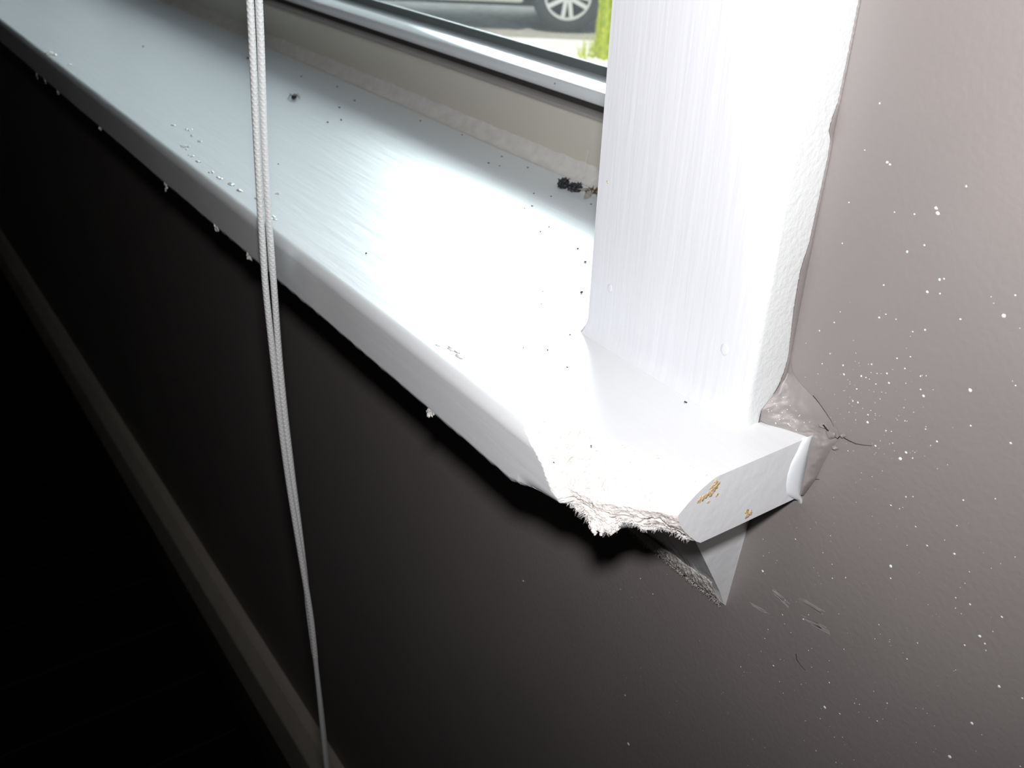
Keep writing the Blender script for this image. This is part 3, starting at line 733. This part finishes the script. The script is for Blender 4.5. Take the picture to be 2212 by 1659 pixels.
def husk(loc, L, yaw, label):
    root = tag(empty('dried_insect_husk', loc), label, 'insect')
    b = MB(); rows = []; sd = loc[0] * 1000
    rz = Matrix.Rotation(yaw, 3, 'Z')
    for i in range(22):
        th = math.pi * i / 21; row = []
        for k in range(26):
            ph = 2 * math.pi * k / 26
            d = Vector((math.sin(th) * math.cos(ph), math.sin(th) * math.sin(ph), math.cos(th)))
            q = 1 + .30 * nz(d.x * 2.4 + sd, d.y * 2.4, d.z * 2.4) + .22 * nz(d.x * 5 + sd, d.y * 5, d.z * 5)
            p = rz @ Vector((d.x * L * .36 * q, d.y * L * .5 * q, d.z * L * .34 * q)); p.z = max(p.z + L * .26, 0.0)
            row.append(p)
        rows.append(row)
    b.grid(rows, close=True); b.build('shell', M_INSECT, root)
    for i in range(7):
        a = i * 2.4; h = MB(); p0 = rz @ Vector((math.cos(a) * .24, math.sin(a) * .34, .36)) * L
        h.tube([p0, p0 + Vector((math.cos(a) * .12, math.sin(a) * .15, .20)) * L, p0 + Vector((math.cos(a) * .20, math.sin(a) * .24, .17)) * L], lambda t: L * .055 * (1 - .6 * t), 6)
        h.build('leg', M_INSECT, root, smooth=True)
    return root
husk((-.1640, .0945, ZS), .0090, .6, 'shrivelled black insect husk on the sill, the left one of the pair')
husk((-.1548, .0962, ZS), .0086, -.4, 'shrivelled black insect husk on the sill, the right one of the pair')
CRUMBS = [(-599.7,117.1,2.61),(-559.7,111.5,1.68),(-521.2,82.6,1.6),(-711.2,3.7,1.43),(-614.2,71.1,2.57),(-421.3,83.4,1.47),(-406.2,62.9,1.42),(-371.3,47.4,1.63),(-369.8,35.9,1.35),(-342.0,97.4,1.51),(-282.1,111.9,1.3),(-236.1,98.4,1.35),(-228.0,82.4,1.2),(-219.4,85.3,0.95),(-207.3,98.9,1.31),(-162.7,71.5,1.1),(-153.5,77.4,1.09),(-130.5,89.3,1.07),(-144.9,57.3,1.06),(-143.7,51.2,0.84),(-112.2,45.2,1.01),(-108.8,36.8,0.99),(-78.8,38.8,1.24),(-62.4,30.7,1.48),(-127.6,-57.5,1.11),(-33.8,5.7,1.72),(-471.9,92.6,1.39),(-458.8,111.2,1.23),(-294.6,104.0,1.05),(-290.4,-35.6,0.94),(4.8,-42.6,0.91),(-1.6,-26.0,0.79),(20.8,-44.8,0.74),(66.3,-23.8,1.04),(80.3,-18.5,1.16),(-44.4,-9.0,0.69),(-33.4,-17.8,0.67),(70.9,-72.9,0.71),(-2.1,-50.0,0.57),(72.2,-90.1,0.62)]
cm = None
for i, (x, y, d) in enumerate(CRUMBS):
    if cm is None:
        b = MB(); b.blob((0, 0, .28), (.5, .34, .3), seg=9, ring=6, jit=.9); o = b.build('dirt_crumb', M_CRUMB, smooth=True); cm = o
    else:
        o = cm.copy(); col.objects.link(o)
    o.location = (x * .001, y * .001, ZS); o.scale = (d * .001, d * .001, d * .0009); o.rotation_euler = (0, 0, random.uniform(0, 6.28))
    tag(o, 'tiny dark crumb of dirt lying on the white sill', 'crumb', 'dirt crumbs scattered on the sill')
b = MB(); b.blob((-.2195, .1266, .8080), (.0005, .0003, .0005), seg=8, ring=5, jit=.6); o = local(b.build('dirt_spot', M_CRUMB, smooth=True), win); o['label'] = 'dark dirt spot'
b = MB(); b.blob((.0064, -T, .8279), (.0006, .0002, .0005), seg=8, ring=5, jit=.6); o = local(b.build('dirt_spot', M_TAN, smooth=True), casing); o['label'] = 'brown dirt spot'
b = MB(); b.tube([(-.1497, .0985, .7705), (-.1485, .098, .7800), (-.1468, .0980, .7865)], .00006, 4); tag(b.build('spider_thread', M_SPLAT), 'fine bright thread standing above the dead insects by the casing', 'thread')

# ---------------------------------------------------------------- outside
GZ = -.46
A = Vector((.61, .7924, 0)).normalized(); N = Vector((.7924, -.61, 0)).normalized()     # along the car, and from the car to the house
K = Vector((-6.33, 4.76, GZ))                                                             # a point on the kerb line
def quad(name, p, u0, u1, v0, v1, z0, z1, m, label):
    b = MB(); c = [p + A * u + N * v for u, v in ((u0, v0), (u1, v0), (u1, v1), (u0, v1))]
    b.add([(q.x, q.y, z0) for q in c] + [(q.x, q.y, z1) for q in c], [(3, 2, 1, 0), (4, 5, 6, 7), (0, 1, 5, 4), (1, 2, 6, 5), (2, 3, 7, 6), (3, 0, 4, 7)])
    return tag(b.build(name, m), label, name, kind='structure')
quad('road', K, -25, 25, -30, 0, GZ - .1, GZ, M_ASPHALT, 'grey asphalt road outside the window')
b = MB(); c = [K + A * -8, K + A * 5.6, Vector((1.6, WT + .01, 0)), Vector((-9.5, WT + .01, 0))]
b.add([(q.x, q.y, GZ - .1) for q in c] + [(q.x, q.y, GZ + .015) for q in c], [(3, 2, 1, 0), (4, 5, 6, 7), (0, 1, 5, 4), (1, 2, 6, 5), (2, 3, 7, 6), (3, 0, 4, 7)])
tag(b.build('pavement', M_PAVE), 'pale sunlit paving outside the window', 'pavement', kind='structure')

WC = Vector((-6.5494, 5.0935, GZ + .305))
MC = Matrix(((A.x, -N.x, 0, WC.x), (A.y, -N.y, 0, WC.y), (0, 0, 1, GZ), (0, 0, 0, 1)))    # x along the car, y away from the house
car = tag(empty('car', (0, 0, 0)), 'pale car parked across the road with a silver spoked wheel', 'car')
car.matrix_world = MC
RT = .305
out = [(-3.45, .38), (-3.40, .24), (-2.6 - .37, .24)]
out += [(-2.6 + .37 * math.cos(math.pi - t), .30 + .37 * math.sin(math.pi - t)) for t in [math.pi * i / 12 for i in range(13)]]
out += [(-2.6 + .37, .23), (-.37, .23)]
out += [(.37 * math.cos(math.pi - t), .30 + .37 * math.sin(math.pi - t)) for t in [math.pi * i / 12 for i in range(13)]]
out += [(.37, .24), (.78, .26), (.84, .40), (.82, .62), (.70, .78), (-.1, .92), (-2.9, .95), (-3.40, .88), (-3.47, .60)]
b = MB(); n = len(out)
b.add([(x, -.02, z) for x, z in out] + [(x, 1.70, z) for x, z in out], [tuple(range(n)), tuple(range(2 * n - 1, n - 1, -1))] + [(j, (j + 1) % n, n + (j + 1) % n, n + j) for j in range(n)])
o = bevel(b.build('car_body', M_CARPAINT, car), .035, 3)
b = MB(); cab = [(-2.95, .93), (-2.55, 1.36), (-1.15, 1.42), (-.15, .93)]
b.add([(x, .08 + .30 * (z - .93), z) for x, z in cab] + [(x, 1.60 - .30 * (z - .93), z) for x, z in cab], [(0, 1, 2, 3), (7, 6, 5, 4), (0, 4, 5, 1), (1, 5, 6, 2), (2, 6, 7, 3), (3, 7, 4, 0)])
bevel(b.build('cabin', M_CARPAINT, car), .04, 3)
for q in ([(-2.62, .97), (-2.38, 1.30), (-1.62, 1.345), (-1.62, .97)], [(-1.55, .97), (-1.55, 1.345), (-1.22, 1.355), (-.45, .97)]):
    b = MB(); b.add([(x, .08 + .30 * (z - .93) - .012, z) for x, z in q] + [(x, .08 + .30 * (z - .93) + .01, z) for x, z in q], [(0, 1, 2, 3), (7, 6, 5, 4), (0, 1, 5, 4), (1, 2, 6, 5), (2, 3, 7, 6), (3, 0, 4, 7)])
    b.build('side_window', M_CARGLASS, car)
b = MB(); b.box((-3.2, .12, .19), (.6, 1.58, .5)); b.build('underbody', M_UNDER, car)
for (wx, wy, sd) in ((0, 0, -1), (-2.6, 0, -1), (0, 1.68, 1), (-2.6, 1.68, 1)):
    w = MB(); prof = [(.195, .10), (.215, .105), (.285, .10), (.305, .07), (.305, -.07), (.285, -.10), (.215, -.105), (.195, -.10)]
    rows = [[(wx + r * math.cos(2 * math.pi * k / 48), wy + .02 + sd * y * -1 + .09 * -sd, RT + r * math.sin(2 * math.pi * k / 48)) for r, y in prof] for k in range(49)]
    w.grid(rows, close=True)
    wo = w.build('tyre', M_TYRE, car, smooth=True)
    f = wy + .02 + sd * .012                                     # outer face of the rim
    rm = MB(); rp = [(.202, 0), (.200, .02), (.186, .02), (.180, .0), (.180, -.05), (.202, -.05)]
    rm.grid([[(wx + r * math.cos(2 * math.pi * k / 48), f + sd * y - sd * .01, RT + r * math.sin(2 * math.pi * k / 48)) for r, y in rp] for k in range(49)], close=True)
    rm.blob((wx, f, RT), (.045, .018, .045), seg=16, ring=8)
    for k in range(5):
        for da in (-.20, .20):
            a0 = -math.pi / 2 + 2 * math.pi * k / 5
            p0 = Vector((wx + .03 * math.cos(a0 + da * 2.5), f, RT + .03 * math.sin(a0 + da * 2.5))); p1 = Vector((wx + .187 * math.cos(a0 + da), f, RT + .187 * math.sin(a0 + da)))
            d_ = (p1 - p0).normalized(); s_ = Vector((-d_.z, 0, d_.x)) * .017; y_ = Vector((0, .012, 0))
            rm.add([p0 - s_ - y_, p0 + s_ - y_, p0 + s_ + y_, p0 - s_ + y_, p1 - s_ - y_, p1 + s_ - y_, p1 + s_ + y_, p1 - s_ + y_], [(3, 2, 1, 0), (4, 5, 6, 7), (0, 1, 5, 4), (1, 2, 6, 5), (2, 3, 7, 6), (3, 0, 4, 7)])
    o = rm.build('rim', M_RIM, wo, merge=False); o['label'] = 'silver alloy rim with paired spokes'
    dk = MB(); dk.grid([[(wx + r * math.cos(2 * math.pi * k / 32), f - sd * y, RT + r * math.sin(2 * math.pi * k / 32)) for r, y in ((.0, .05), (.15, .05), (.196, .045), (.196, .06), (0, .06))] for k in range(33)])
    dk.build('brake_disc', M_UNDER, wo)

g = MB(); gc = Vector((-5.535 + .05, 4.621 + .06, GZ + .015))
for i in range(170):
    p0 = gc + A * random.gauss(.0, .045) + N * random.gauss(0, .05); h = random.uniform(.55, 1.05); lean = A * random.gauss(0, .05) + N * random.gauss(0, .06)
    w_ = A * random.uniform(.004, .009)
    pts = [p0 + Vector((0, 0, h * t)) + lean * (t * t) for t in (0, .3, .6, .85, 1)]
    ws = (1, 1, .9, .55, .05)
    g.grid([[q - w_ * s_, q + N * .002, q + w_ * s_] for q, s_ in zip(pts, ws)])
for i in range(22):
    p0 = gc + A * random.uniform(-.24, -.08) + N * random.gauss(0, .04); h = random.uniform(.06, .2); w_ = A * .006; lean = A * random.gauss(0, .04)
    g.grid([[p0 + Vector((0, 0, h * t)) + lean * t - w_ * (1 - t), p0 + Vector((0, 0, h * t)) + lean * t + N * .002, p0 + Vector((0, 0, h * t)) + lean * t + w_ * (1 - t)] for t in (0, .5, 1)])
tag(g.build('grass_clump', M_GRASS, merge=False), 'tall lime green grass clump at the kerb beyond the glass', 'grass')
